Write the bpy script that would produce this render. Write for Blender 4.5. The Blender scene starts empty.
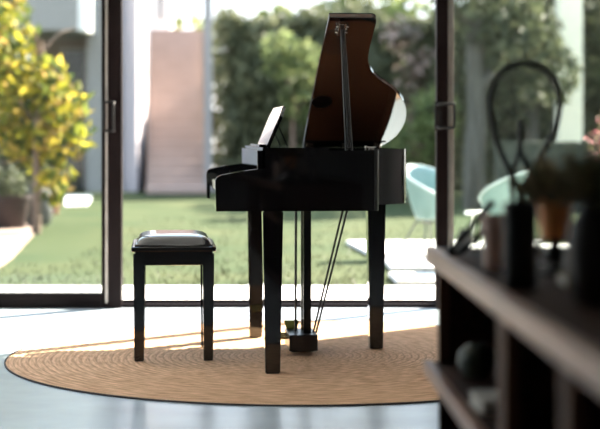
import bpy, bmesh, math, random
from mathutils import Vector, Matrix
R = math.radians
random.seed(7)
C = bpy.context.scene.collection
SC = bpy.context.scene
F, HC, Y0 = 1587.0, 1.016, 132.0          # focal length in pixels, eye height, horizon row

# ------------------------------------------------------------------ materials
def nodes(name):
    m = bpy.data.materials.new(name); m.use_nodes = True
    nt = m.node_tree; nt.nodes.clear()
    out = nt.nodes.new('ShaderNodeOutputMaterial')
    return m, nt, out

def mat(name, col, rough=0.5, metal=0.0, var=0.12, scale=8.0, bump=0.0, bscale=None, coat=0.0, ior=1.45, col2=None, stretch=(1, 1, 1), spec=None):
    m, nt, out = nodes(name)
    p = nt.nodes.new('ShaderNodeBsdfPrincipled')
    p.inputs['Roughness'].default_value = rough
    p.inputs['Metallic'].default_value = metal
    p.inputs['IOR'].default_value = ior
    p.inputs['Coat Weight'].default_value = coat
    p.inputs['Coat Roughness'].default_value = 0.03
    if spec is not None: p.inputs['Specular IOR Level'].default_value = spec
    tc = nt.nodes.new('ShaderNodeTexCoord'); mp = nt.nodes.new('ShaderNodeMapping')
    mp.inputs['Scale'].default_value = stretch
    nt.links.new(tc.outputs['Object'], mp.inputs['Vector'])
    nz = nt.nodes.new('ShaderNodeTexNoise'); nz.inputs['Scale'].default_value = scale; nz.inputs['Detail'].default_value = 5
    nt.links.new(mp.outputs['Vector'], nz.inputs['Vector'])
    rp = nt.nodes.new('ShaderNodeValToRGB')
    c2 = col2 if col2 else tuple(min(1, c * (1 + var)) for c in col)
    c1 = col if col2 else tuple(c * (1 - var) for c in col)
    rp.color_ramp.elements[0].position = 0.35; rp.color_ramp.elements[1].position = 0.65
    rp.color_ramp.elements[0].color = (*c1, 1); rp.color_ramp.elements[1].color = (*c2, 1)
    nt.links.new(nz.outputs['Fac'], rp.inputs['Fac'])
    nt.links.new(rp.outputs['Color'], p.inputs['Base Color'])
    if bump:
        n2 = nt.nodes.new('ShaderNodeTexNoise'); n2.inputs['Scale'].default_value = bscale or scale * 4; n2.inputs['Detail'].default_value = 4
        nt.links.new(mp.outputs['Vector'], n2.inputs['Vector'])
        b = nt.nodes.new('ShaderNodeBump'); b.inputs['Strength'].default_value = bump; b.inputs['Distance'].default_value = 0.01
        nt.links.new(n2.outputs['Fac'], b.inputs['Height']); nt.links.new(b.outputs['Normal'], p.inputs['Normal'])
    nt.links.new(p.outputs['BSDF'], out.inputs['Surface'])
    return m

def leaf_mat(name, cols, trans=0.45):
    m, nt, out = nodes(name)
    g = nt.nodes.new('ShaderNodeNewGeometry')
    rp = nt.nodes.new('ShaderNodeValToRGB')
    e = rp.color_ramp.elements
    while len(e) < len(cols): e.new(0.5)
    for i, c in enumerate(cols):
        e[i].position = i / max(1, len(cols) - 1); e[i].color = (*c, 1)
    nt.links.new(g.outputs['Random Per Island'], rp.inputs['Fac'])
    d = nt.nodes.new('ShaderNodeBsdfPrincipled'); d.inputs['Roughness'].default_value = 0.6
    d.inputs['Specular IOR Level'].default_value = 0.25
    t = nt.nodes.new('ShaderNodeBsdfTranslucent'); mx = nt.nodes.new('ShaderNodeMixShader')
    mx.inputs['Fac'].default_value = trans
    nt.links.new(rp.outputs['Color'], d.inputs['Base Color']); nt.links.new(rp.outputs['Color'], t.inputs['Color'])
    nt.links.new(d.outputs['BSDF'], mx.inputs[1]); nt.links.new(t.outputs['BSDF'], mx.inputs[2])
    nt.links.new(mx.outputs['Shader'], out.inputs['Surface'])
    return m

def glass_mat(name, tint, diffuse_mix=0.06):
    m, nt, out = nodes(name)
    t = nt.nodes.new('ShaderNodeBsdfTransparent'); t.inputs['Color'].default_value = (*tint, 1)
    g = nt.nodes.new('ShaderNodeBsdfGlossy'); g.inputs['Roughness'].default_value = 0.02
    lw = nt.nodes.new('ShaderNodeLayerWeight'); lw.inputs['Blend'].default_value = 0.5
    pw = nt.nodes.new('ShaderNodeMath'); pw.operation = 'POWER'; pw.inputs[1].default_value = 4.5
    fr = nt.nodes.new('ShaderNodeMath'); fr.operation = 'MULTIPLY_ADD'; fr.inputs[1].default_value = 0.9; fr.inputs[2].default_value = 0.025
    nt.links.new(lw.outputs['Facing'], pw.inputs[0]); nt.links.new(pw.outputs[0], fr.inputs[0])
    tc = nt.nodes.new('ShaderNodeTexCoord'); nz = nt.nodes.new('ShaderNodeTexNoise'); nz.inputs['Scale'].default_value = 1.2
    nt.links.new(tc.outputs['Object'], nz.inputs['Vector'])
    df = nt.nodes.new('ShaderNodeBsdfDiffuse'); df.inputs['Color'].default_value = (0.75, 0.78, 0.76, 1)
    ml = nt.nodes.new('ShaderNodeMath'); ml.operation = 'MULTIPLY'; ml.inputs[1].default_value = diffuse_mix
    nt.links.new(nz.outputs['Fac'], ml.inputs[0])
    m1 = nt.nodes.new('ShaderNodeMixShader'); m2 = nt.nodes.new('ShaderNodeMixShader')
    nt.links.new(ml.outputs['Value'], m1.inputs['Fac'])
    nt.links.new(t.outputs['BSDF'], m1.inputs[1]); nt.links.new(df.outputs['BSDF'], m1.inputs[2])
    nt.links.new(fr.outputs[0], m2.inputs['Fac'])
    nt.links.new(m1.outputs['Shader'], m2.inputs[1]); nt.links.new(g.outputs['BSDF'], m2.inputs[2])
    nt.links.new(m2.outputs['Shader'], out.inputs['Surface'])
    return m

def rug_mat(name):
    m, nt, out = nodes(name)
    p = nt.nodes.new('ShaderNodeBsdfPrincipled'); p.inputs['Roughness'].default_value = 0.9; p.inputs['Specular IOR Level'].default_value = 0.2
    tc = nt.nodes.new('ShaderNodeTexCoord')
    sep = nt.nodes.new('ShaderNodeSeparateXYZ'); nt.links.new(tc.outputs['Object'], sep.inputs[0])
    at = nt.nodes.new('ShaderNodeMath'); at.operation = 'ARCTAN2'
    nt.links.new(sep.outputs['Y'], at.inputs[0]); nt.links.new(sep.outputs['X'], at.inputs[1])
    ln = nt.nodes.new('ShaderNodeVectorMath'); ln.operation = 'LENGTH'
    nt.links.new(tc.outputs['Object'], ln.inputs[0])
    a = nt.nodes.new('ShaderNodeMath'); a.operation = 'MULTIPLY'; a.inputs[1].default_value = 11
    b = nt.nodes.new('ShaderNodeMath'); b.operation = 'MULTIPLY'; b.inputs[1].default_value = 95
    nt.links.new(at.outputs[0], a.inputs[0]); nt.links.new(ln.outputs['Value'], b.inputs[0])
    cb = nt.nodes.new('ShaderNodeCombineXYZ'); nt.links.new(a.outputs[0], cb.inputs[0]); nt.links.new(b.outputs[0], cb.inputs[1])
    nz = nt.nodes.new('ShaderNodeTexNoise'); nz.inputs['Scale'].default_value = 1.0; nz.inputs['Detail'].default_value = 4
    nt.links.new(cb.outputs[0], nz.inputs['Vector'])
    rp = nt.nodes.new('ShaderNodeValToRGB'); e = rp.color_ramp.elements
    e[0].position = 0.3; e[0].color = (0.50, 0.275, 0.15, 1); e[1].position = 0.72; e[1].color = (0.95, 0.60, 0.38, 1)
    nt.links.new(nz.outputs['Fac'], rp.inputs['Fac']); nt.links.new(rp.outputs['Color'], p.inputs['Base Color'])
    # darker colour in the gap between one braid and the next
    gm = nt.nodes.new('ShaderNodeMath'); gm.operation = 'MULTIPLY'; gm.inputs[1].default_value = math.pi * 40 / 1.33
    gs = nt.nodes.new('ShaderNodeMath'); gs.operation = 'SINE'; ga = nt.nodes.new('ShaderNodeMath'); ga.operation = 'ABSOLUTE'
    nt.links.new(ln.outputs['Value'], gm.inputs[0]); nt.links.new(gm.outputs[0], gs.inputs[0]); nt.links.new(gs.outputs[0], ga.inputs[0])
    gr = nt.nodes.new('ShaderNodeValToRGB'); gr.color_ramp.elements[0].color = (0.70, 0.66, 0.62, 1); gr.color_ramp.elements[1].position = 0.55; gr.color_ramp.elements[1].color = (1, 1, 1, 1)
    nt.links.new(ga.outputs[0], gr.inputs['Fac'])
    mu = nt.nodes.new('ShaderNodeMix'); mu.data_type = 'RGBA'; mu.blend_type = 'MULTIPLY'; mu.inputs[0].default_value = 1.0
    nt.links.new(rp.outputs['Color'], mu.inputs[6]); nt.links.new(gr.outputs['Color'], mu.inputs[7]); nt.links.new(mu.outputs[2], p.inputs['Base Color'])
    bm_ = nt.nodes.new('ShaderNodeBump'); bm_.inputs['Strength'].default_value = 0.6; bm_.inputs['Distance'].default_value = 0.006
    nt.links.new(nz.outputs['Fac'], bm_.inputs['Height']); nt.links.new(bm_.outputs['Normal'], p.inputs['Normal'])
    nt.links.new(p.outputs['BSDF'], out.inputs['Surface'])
    return m

M = dict(
    concrete=mat('polished_concrete', (0.49, 0.545, 0.60), 0.25, var=0.10, scale=2.2, bump=0.03, bscale=5, spec=0.6),
    patio=mat('patio_concrete', (0.72, 0.70, 0.67), 0.8, var=0.05, scale=3),
    lawn=mat('lawn_turf', (0.030, 0.048, 0.020), 0.95, scale=0.8, col2=(0.055, 0.066, 0.029), bump=0.3, bscale=60, spec=0.1),
    path=mat('pink_path', (0.27, 0.195, 0.165), 0.9, var=0.06, scale=2),
    plaster=mat('interior_paint', (0.30, 0.28, 0.27), 0.8, var=0.03),
    ceiling=mat('ceiling_paint', (0.80, 0.80, 0.79), 0.85, var=0.02),
    frame=mat('bronze_aluminium', (0.008, 0.0045, 0.0045), 0.45, var=0.15, scale=12, spec=0.12),
    strip=mat('brushed_metal', (0.42, 0.38, 0.34), 0.4, 0.6),
    handle=mat('handle_black', (0.012, 0.011, 0.011), 0.55, spec=0.2),
    glass=glass_mat('door_glass', (0.94, 0.96, 0.94), 0.012),
    glass_hazy=glass_mat('door_glass_pale', (0.90, 0.93, 0.90), 0.03),  # slightly darker tint with a stronger pale diffuse mix
    black=mat('black_lacquer', (0.006, 0.0055, 0.006), 0.06, var=0.1, coat=0.6),
    blacksat=mat('black_satin', (0.008, 0.0075, 0.008), 0.28, var=0.1),
    lidin=mat('brown_board_reflection', (0.10, 0.042, 0.021), 0.07, var=0.12, scale=1.5, coat=1.0, ior=1.6),  # brown of the soundboard, painted on the black lid as its reflection
    chrome=mat('dull_chrome', (0.55, 0.50, 0.45), 0.22, 1.0),
    brass=mat('brass', (0.62, 0.46, 0.14), 0.25, 1.0),
    ivory=mat('ivory_keys', (0.78, 0.74, 0.62), 0.25, var=0.03),
    ebony=mat('black_keys', (0.012, 0.012, 0.012), 0.25),
    yellow_green=mat('yellow_green_matt', (0.42, 0.42, 0.09), 0.8),
    leather=mat('black_leather', (0.012, 0.012, 0.014), 0.16, bump=0.06, bscale=160, spec=0.8, coat=1.0),
    rug=rug_mat('jute_braid'), rugedge=mat('rug_binding', (0.06, 0.045, 0.04), 0.9, scale=40),
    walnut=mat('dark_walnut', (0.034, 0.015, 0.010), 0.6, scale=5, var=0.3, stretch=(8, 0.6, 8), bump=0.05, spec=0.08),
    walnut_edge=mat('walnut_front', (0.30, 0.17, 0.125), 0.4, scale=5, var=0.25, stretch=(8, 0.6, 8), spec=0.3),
    walnut_post=mat('walnut_post', (0.085, 0.038, 0.022), 0.6, scale=5, var=0.25, stretch=(8, 8, 0.6), spec=0.1),
    terracotta=mat('orange_glaze', (0.75, 0.27, 0.07), 0.5, var=0.15),
    blackpot=mat('black_stoneware', (0.008, 0.007, 0.007), 0.5, spec=0.25),
    darkpot=mat('dark_brown_stoneware', (0.018, 0.011, 0.009), 0.5, spec=0.25),
    pinkclay=mat('pinkish_clay', (0.46, 0.30, 0.245), 0.5),
    iron=mat('black_iron', (0.012, 0.011, 0.010), 0.45),
    white=mat('white_card', (0.75, 0.75, 0.78), 0.5, var=0.02),
    highlight=mat('highlight_beads', (0.55, 0.52, 0.52), 0.25),  # pale colour painted for highlights on dark glossy ware
    bookcover=mat('olive_cloth', (0.16, 0.12, 0.05), 0.7), pages=mat('paper_pages', (0.6, 0.56, 0.5), 0.8),
    greenvase=mat('dark_green_glaze', (0.035, 0.045, 0.03), 0.5, scale=30, var=0.5, bump=0.4, bscale=60),
    stucco=mat('lavender_stucco', (0.46, 0.42, 0.435), 0.9, var=0.04, scale=1.0),
    whitewall=mat('white_render', (0.84, 0.82, 0.80), 0.9, var=0.02),
    greywall=mat('grey_render', (0.29, 0.28, 0.275), 0.9, var=0.04),
    beige=mat('beige_render', (0.20, 0.165, 0.14), 0.9, var=0.05),
    step=mat('pink_step', (0.37, 0.275, 0.235), 0.85, var=0.05, scale=3),
    darkglass=mat('dark_window', (0.03, 0.035, 0.04), 0.1),
    greypot=mat('grey_stone', (0.10, 0.10, 0.095), 0.8), brownpot=mat('brown_planter', (0.030, 0.016, 0.014), 0.7), redpot=mat('red_clay', (0.30, 0.12, 0.08), 0.8),
    soil=mat('soil', (0.05, 0.035, 0.025), 1.0, scale=30, var=0.5),
    bark=mat('bark', (0.16, 0.11, 0.085), 0.9, scale=6, var=0.35, stretch=(3, 3, 0.5), bump=0.5),
    greybark=mat('grey_bark', (0.085, 0.08, 0.07), 0.9, scale=4, var=0.3, stretch=(3, 3, 0.5), bump=0.5),
    mint=mat('mint_shell', (0.17, 0.27, 0.255), 0.5, var=0.03),
    mintrim=mat('pale_mint_rim', (0.42, 0.50, 0.48), 0.4, var=0.03),
    wire=mat('dark_wire', (0.05, 0.055, 0.05), 0.5),
    fence=mat('grey_fence', (0.06, 0.067, 0.052), 0.9, scale=3, var=0.2),
    postwhite=mat('white_post', (0.95, 0.89, 0.72), 0.8, var=0.02),
    hedgecore=mat('hedge_core', (0.07, 0.08, 0.05), 1.0),
    L_yellow=leaf_mat('leaf_yellow', [(0.03, 0.05, 0.018), (0.07, 0.095, 0.025), (0.16, 0.18, 0.03), (0.32, 0.30, 0.03), (0.45, 0.36, 0.05), (0.42, 0.27, 0.10)], 0.55),
    L_green=leaf_mat('leaf_green', [(0.05, 0.08, 0.03), (0.14, 0.19, 0.07), (0.22, 0.25, 0.10)], 0.45),
    L_hedge=leaf_mat('leaf_hedge', [(0.075, 0.088, 0.05), (0.12, 0.135, 0.078), (0.17, 0.18, 0.105)], 0.3),
    L_dark=leaf_mat('leaf_dark', [(0.035, 0.045, 0.025), (0.09, 0.105, 0.06), (0.13, 0.14, 0.08)], 0.35),
    L_bright=leaf_mat('leaf_bright', [(0.09, 0.12, 0.05), (0.15, 0.19, 0.08), (0.22, 0.25, 0.11)], 0.5),
    L_pale=leaf_mat('leaf_pale', [(0.07, 0.08, 0.04), (0.12, 0.12, 0.07), (0.22, 0.16, 0.13), (0.55, 0.44, 0.40)], 0.45),
    L_pink=leaf_mat('leaf_pink', [(0.06, 0.08, 0.035), (0.09, 0.11, 0.05), (0.50, 0.16, 0.19), (0.72, 0.40, 0.40)], 0.45),
    L_pot=leaf_mat('leaf_pot', [(0.05, 0.055, 0.025), (0.14, 0.13, 0.06), (0.20, 0.14, 0.08)], 0.4),
    L_grass=leaf_mat('grass_blades', [(0.028, 0.038, 0.016), (0.042, 0.048, 0.022), (0.055, 0.054, 0.026)], 0.3),
)

# ------------------------------------------------------------------ mesh helpers
def BM(): return bmesh.new()

def box(bm, x0, x1, y0, y1, z0, z1, bev=0.0, mtx=None):
    r = bmesh.ops.create_cube(bm, size=1)
    vs = r['verts']
    for v in vs:
        v.co = Vector(((x0 + x1) / 2 + v.co.x * (x1 - x0), (y0 + y1) / 2 + v.co.y * (y1 - y0), (z0 + z1) / 2 + v.co.z * (z1 - z0)))
    if mtx is not None:
        for v in vs: v.co = mtx @ v.co
    if bev:
        es = list({e for v in vs for e in v.link_edges})
        bmesh.ops.bevel(bm, geom=es, offset=bev, segments=2, affect='EDGES', profile=0.6)
    return bm

def taper(bm, cx, cy, z0, z1, wx0, wy0, wx1, wy1, bev=0.004):
    """square leg, (wx0, wy0) at the foot, (wx1, wy1) at the top"""
    vs = []
    for z, wx, wy in ((z0, wx0, wy0), (z1, wx1, wy1)):
        for sx, sy in ((-1, -1), (1, -1), (1, 1), (-1, 1)):
            vs.append(bm.verts.new((cx + sx * wx / 2, cy + sy * wy / 2, z)))
    fs = [bm.faces.new(vs[0:4][::-1]), bm.faces.new(vs[4:8])]
    for i in range(4):
        j = (i + 1) % 4
        fs.append(bm.faces.new((vs[i], vs[j], vs[4 + j], vs[4 + i])))
    if bev:
        es = list({e for f in fs for e in f.edges})
        bmesh.ops.bevel(bm, geom=es, offset=bev, segments=2, affect='EDGES')
    return bm

def tube(bm, pts, rad, seg=10, closed=False):
    pts = [Vector(p) for p in pts]
    n = len(pts); rings = []
    up = None
    for i, p in enumerate(pts):
        if closed: d = pts[(i + 1) % n] - pts[i - 1]
        else: d = pts[min(i + 1, n - 1)] - pts[max(i - 1, 0)]
        d.normalize()
        if up is None:
            up = d.orthogonal().normalized()
        up = (up - d * up.dot(d))
        if up.length < 1e-6: up = d.orthogonal()
        up.normalize(); sd = d.cross(up)
        r = rad[i] if isinstance(rad, (list, tuple)) else rad
        rings.append([bm.verts.new(p + (up * math.cos(k * 2 * math.pi / seg) + sd * math.sin(k * 2 * math.pi / seg)) * r) for k in range(seg)])
    for i in range(n if closed else n - 1):
        a, b = rings[i], rings[(i + 1) % n]
        for k in range(seg):
            bm.faces.new((a[k], a[(k + 1) % seg], b[(k + 1) % seg], b[k]))
    if not closed:
        bm.faces.new(rings[0][::-1]); bm.faces.new(rings[-1])
    return bm

def lathe(bm, prof, cx=0, cy=0, z=0, seg=32):
    rings = []
    for r, h in prof:
        rings.append([bm.verts.new((cx + math.cos(k * 2 * math.pi / seg) * r, cy + math.sin(k * 2 * math.pi / seg) * r, z + h)) for k in range(seg)])
    for a, b in zip(rings, rings[1:]):
        for k in range(seg):
            bm.faces.new((a[k], a[(k + 1) % seg], b[(k + 1) % seg], b[k]))
    bm.faces.new(rings[0][::-1]); bm.faces.new(rings[-1])
    return bm

def prism(bm, outline, fn, bev=0.0):
    """extrude the outline (list of 2D points) between fn(p, 0) and fn(p, 1)"""
    a = [bm.verts.new(fn(p, 0)) for p in outline]; b = [bm.verts.new(fn(p, 1)) for p in outline]
    f0 = bm.faces.new(a[::-1]); f1 = bm.faces.new(b)
    n = len(a)
    for i in range(n):
        bm.faces.new((a[i], a[(i + 1) % n], b[(i + 1) % n], b[i]))
    bmesh.ops.recalc_face_normals(bm, faces=bm.faces)
    if bev:
        es = [e for e in f0.edges] + [e for e in f1.edges]
        bmesh.ops.bevel(bm, geom=es, offset=bev, segments=2, affect='EDGES')
    return bm

def obj(name, bm, m, parent=None, smooth=None, label=None):
    me = bpy.data.meshes.new(name)
    bmesh.ops.recalc_face_normals(bm, faces=bm.faces)
    bm.to_mesh(me); bm.free()
    me.materials.append(M[m] if isinstance(m, str) else m)
    o = bpy.data.objects.new(name, me); C.objects.link(o)
    if parent is not None: o.parent = parent
    if smooth is not None:
        for p in me.polygons: p.use_smooth = True
        try:
            me.set_sharp_from_angle(angle=R(smooth))
        except Exception: pass
    if label: o['label'] = label
    return o

def tag(o, label, cat, group=None, kind=None):
    o['label'] = label; o['category'] = cat
    if group: o['group'] = group
    if kind: o['kind'] = kind
    return o

def thing(name, label, cat, loc=(0, 0, 0), rz=0.0, group=None):
    o = bpy.data.objects.new(name, None); C.objects.link(o)
    o.location = loc; o.rotation_euler = (0, 0, rz); o.empty_display_size = 0.1
    return tag(o, label, cat, group)

def struct(name, bm, m, parent=None, smooth=None):
    o = obj(name, bm, m, parent, smooth)
    if parent is None: o['kind'] = 'structure'
    return o

def catmull(pts, n=8, closed=False):
    P = [Vector(p) for p in pts]; out = []; N = len(P)
    rng = N if closed else N - 1
    for i in range(rng):
        p0 = P[(i - 1) % N] if closed or i > 0 else P[0] * 2 - P[1]
        p1 = P[i]; p2 = P[(i + 1) % N]
        p3 = P[(i + 2) % N] if closed or i + 2 < N else P[-1] * 2 - P[-2]
        for k in range(n):
            t = k / n
            out.append(0.5 * ((2 * p1) + (p2 - p0) * t + (2 * p0 - 5 * p1 + 4 * p2 - p3) * t * t + (3 * p1 - p0 - 3 * p2 + p3) * t ** 3))
    if not closed: out.append(P[-1])
    return out

def leaf(bm, c, size, rnd, aspect=0.5, normal=None):
    d = Vector((rnd.gauss(0, 1), rnd.gauss(0, 1), rnd.gauss(0, 1)))
    if d.length < 1e-3: d = Vector((1, 0, 0))
    d.normalize(); s = d.orthogonal().normalized()
    s = Matrix.Rotation(rnd.random() * 6.28, 3, d) @ s
    n = d.cross(s)
    a = c - d * size / 2; b = c + d * size / 2
    l = c + s * size * aspect / 2 + n * size * 0.08; r = c - s * size * aspect / 2 + n * size * 0.08
    va, vb, vl, vr = (bm.verts.new(p) for p in (a, b, l, r))
    bm.faces.new((va, vl, vb)); bm.faces.new((va, vb, vr))

def blob_leaves(bm, blobs, n, size, seed, shell=0.55):
    """leaves in a set of ellipsoids (cx, cy, cz, rx, ry, rz)"""
    rnd = random.Random(seed)
    w = [b[3] * b[5] for b in blobs]
    for _ in range(n):
        b = rnd.choices(blobs, w)[0]
        d = Vector((rnd.gauss(0, 1), rnd.gauss(0, 1), rnd.gauss(0, 1))).normalized()
        r = shell + (1.04 - shell) * rnd.random() ** 0.7
        leaf(bm, Vector((b[0] + d.x * b[3] * r, b[1] + d.y * b[4] * r, b[2] + d.z * b[5] * r)), size * rnd.uniform(0.6, 1.3), rnd)

def X(px, d): return (px - 300.0) / F * d
def Z(py, d): return HC - (py - Y0) / F * d

# ------------------------------------------------------------------ camera
cam = bpy.data.cameras.new('camera'); co = bpy.data.objects.new('camera', cam); C.objects.link(co)
co.location = (0, 0, HC); co.rotation_euler = (R(90), 0, 0)
cam.sensor_width = 36; cam.lens = F / 600 * 36; cam.shift_y = -(214.5 - Y0 - 1.6) / 600
cam.clip_start = 0.05; cam.clip_end = 300
cam.dof.use_dof = True; cam.dof.focus_distance = 6.6; cam.dof.aperture_fstop = 2.1; cam.dof.aperture_blades = 0
SC.camera = co

# ------------------------------------------------------------------ room shell
RX0, RX1, RY0, DW, HR = -3.25, 2.9, -1.6, 9.26, 2.9
HEAD = 2.55
b = BM(); box(b, RX0, RX1, RY0, DW + 0.12, -0.12, 0); struct('floor', b, 'concrete')
b = BM(); box(b, RX0, RX1, RY0, DW + 0.12, HR, HR + 0.2); struct('ceiling', b, 'ceiling')
WY0, WY1, WZ0, WZ1 = 4.0, 8.7, 0.12, 2.55               # window added out of view in the left wall for daylight fill
b = BM(); box(b, RX0 - 0.15, RX0, RY0, WY0, -0.12, HR); box(b, RX0 - 0.15, RX0, WY1, DW + 0.12, -0.12, HR)
box(b, RX0 - 0.15, RX0, WY0, WY1, -0.12, WZ0); box(b, RX0 - 0.15, RX0, WY0, WY1, WZ1, HR); struct('wall_left', b, 'plaster')
w1 = bpy.data.objects.new('added_window_1', None); C.objects.link(w1); w1['kind'] = 'structure'
b = BM()
for k in range(5):
    y = WY0 + (WY1 - WY0 - 0.06) * k / 4; box(b, RX0 - 0.1, RX0 - 0.04, y, y + 0.06, WZ0, WZ1)
box(b, RX0 - 0.1, RX0 - 0.04, WY0, WY1, WZ0, WZ0 + 0.06); box(b, RX0 - 0.1, RX0 - 0.04, WY0, WY1, WZ1 - 0.06, WZ1)
obj('added_window_frame', b, 'frame', w1)
b = BM(); box(b, RX0 - 0.075, RX0 - 0.067, WY0 + 0.05, WY1 - 0.05, WZ0 + 0.05, WZ1 - 0.05); obj('glass_pane', b, 'glass', w1)
b = BM(); box(b, RX1, RX1 + 0.15, RY0, DW + 0.12, -0.12, HR); struct('wall_right', b, 'plaster')
b = BM(); box(b, RX0 - 0.15, RX1 + 0.15, RY0 - 0.15, RY0, -0.12, HR); struct('wall_back', b, 'plaster')
b = BM(); box(b, RX0, RX1, DW, DW + 0.14, HEAD, HR); struct('wall_front', b, 'plaster')
WR = 1.86                                             # the wall resumes right of the right-hand panel
b = BM(); box(b, WR, RX1, DW, DW + 0.14, 0, HEAD); struct('wall_front_right', b, 'plaster')
b = BM(); box(b, RX0, WR, DW + 0.0, DW + 0.11, 0.0, 0.022, 0.003); box(b, RX0, WR, DW + 0.056, DW + 0.08, 0.022, 0.040, 0.002)
struct('trim_1', b, 'frame')                         # door track
b = BM(); box(b, RX0, WR, DW, DW + 0.11, HEAD - 0.06, HEAD); struct('trim_2', b, 'frame')

def stile(bm, x0, x1): box(bm, x0, x1, DW - 0.03, DW - 0.001, 0.001, HEAD - 0.06, 0.004); box(bm, x0, x1, DW - 0.001, DW + 0.052, 0.023, HEAD - 0.06, 0.004)
def dhandle(bm, x, side, zc, y):
    h = 0.085; p = []
    for k in range(9):
        a = math.pi * (k / 8 - 0.5)
        p.append((x, y - 0.04 - 0.045 * abs(math.cos(a)) ** 0.35, zc + h * math.sin(a)))
    tube(bm, p, 0.008, 8)
# left sliding panel
xa, xb = X(102, DW), X(122, DW)
d1 = bpy.data.objects.new('door_1', None); C.objects.link(d1); d1['kind'] = 'structure'; d1.location = (0, 0, 0)
b = BM(); stile(b, xa, xb); stile(b, RX0, RX0 + 0.1)
box(b, RX0 + 0.1, xa, DW - 0.03, DW - 0.001, 0.001, 0.086, 0.004); box(b, RX0 + 0.1, xa, DW - 0.001, DW + 0.052, 0.023, 0.086, 0.004); box(b, RX0 + 0.1, xa, DW + 0.008, DW + 0.052, HEAD - 0.15, HEAD - 0.06, 0.004)
obj('door_frame', b, 'frame', d1)
b = BM(); box(b, RX0 + 0.1, xa, DW + 0.026, DW + 0.034, 0.08, HEAD - 0.15); obj('glass_pane', b, 'glass', d1)
b = BM(); box(b, X(106, DW), X(108.4, DW), DW - 0.034, DW - 0.028, 0.03, HEAD - 0.07, 0.001); obj('metal_strip', b, 'strip', d1)
b = BM(); dhandle(b, X(115, DW), 1, Z(115, DW), DW); tube(b, [(X(105, DW), DW - 0.038, Z(100, DW)), (X(105, DW), DW - 0.038, Z(130, DW))], 0.008, 8)
tube(b, [(X(105, DW), DW - 0.038, Z(101, DW)), (X(115, DW), DW - 0.058, Z(100, DW))], 0.007, 8); tube(b, [(X(105, DW), DW - 0.038, Z(129, DW)), (X(115, DW), DW - 0.058, Z(130, DW))], 0.007, 8)
obj('door_handle', b, 'handle', d1, 40)
# right sliding panel
xa, xb = X(436, DW), X(447.5, DW)
d2 = bpy.data.objects.new('door_2', None); C.objects.link(d2); d2['kind'] = 'structure'
b = BM(); stile(b, xa, xb); stile(b, WR - 0.09, WR)
box(b, xb, WR - 0.09, DW - 0.03, DW - 0.001, 0.001, 0.086, 0.004); box(b, xb, WR - 0.09, DW - 0.001, DW + 0.052, 0.023, 0.086, 0.004); box(b, xb, WR - 0.09, DW + 0.008, DW + 0.052, HEAD - 0.15, HEAD - 0.06, 0.004)
obj('door_frame', b, 'frame', d2)
b = BM(); box(b, xb, WR - 0.09, DW + 0.026, DW + 0.034, 0.08, HEAD - 0.15); obj('glass_pane', b, 'glass_hazy', d2)
b = BM(); box(b, xb, X(454, DW), DW + 0.004, DW + 0.05, 0.11, HEAD - 0.15, 0.002); obj('metal_strip', b, 'strip', d2)
b = BM(); x1, x2 = X(437, DW), X(453, DW)
tube(b, catmull([(x1, DW - 0.03, Z(104, DW)), (x1 + 0.01, DW - 0.065, Z(103, DW)), (x2 - 0.01, DW - 0.075, Z(102.5, DW)), (x2, DW - 0.075, Z(106, DW)), (x2, DW - 0.075, Z(122, DW)), (x2 - 0.01, DW - 0.075, Z(126, DW)), (x1 + 0.01, DW - 0.065, Z(126, DW)), (x1, DW - 0.03, Z(125, DW))], 5), 0.0085, 8)
box(b, X(434, DW), X(441, DW), DW - 0.042, DW - 0.026, Z(129, DW), Z(100, DW), 0.003)
obj('door_handle', b, 'handle', d2, 40)

# ------------------------------------------------------------------ outdoors: ground
b = BM(); box(b, -9, 9, DW + 0.12, 10.72, -0.12, -0.012); box(b, -9, RX0 - 0.15, -3, DW + 0.12, -0.12, -0.012); struct('patio', b, 'patio')  # part outside the left window is unseen, added to avoid green bounce
b = BM()
NX, NY = 60, 90
rnd = random.Random(3); g = []
for j in range(NY + 1):
    row = []
    for i in range(NX + 1):
        x = -16 + 32 * i / NX; y = 10.72 + (46 - 10.72) * j / NY
        row.append(b.verts.new((x, y, -0.032 + 0.004 * math.sin(x * 2.1 + y) + rnd.uniform(-0.003, 0.003))))
    g.append(row)
for j in range(NY):
    for i in range(NX):
        b.faces.new((g[j][i], g[j][i + 1], g[j + 1][i + 1], g[j + 1][i]))
lawn = obj('lawn', b, 'lawn', None, 60); lawn['kind'] = 'structure'
b = BM(); rnd = random.Random(9)
for _ in range(6000):
    y = 10.75 + 9 * rnd.random() ** 1.6; x = rnd.uniform(-0.22, 0.22) * y
    if y > 12.6 and (x > 1.9 or x < -1.9): continue
    h = rnd.uniform(0.02, 0.045); a = rnd.random() * 6.28; w = 0.006
    dx, dy = math.cos(a) * w, math.sin(a) * w; lx, ly = rnd.gauss(0, 0.02), rnd.gauss(0, 0.02)
    b.faces.new((b.verts.new((x - dx, y - dy, -0.04)), b.verts.new((x + dx, y + dy, -0.04)), b.verts.new((x + lx, y + ly, -0.03 + h))))
tag(obj('grass', b, 'L_grass'), 'short grass blades growing on the near lawn', 'grass', kind='stuff')

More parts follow.
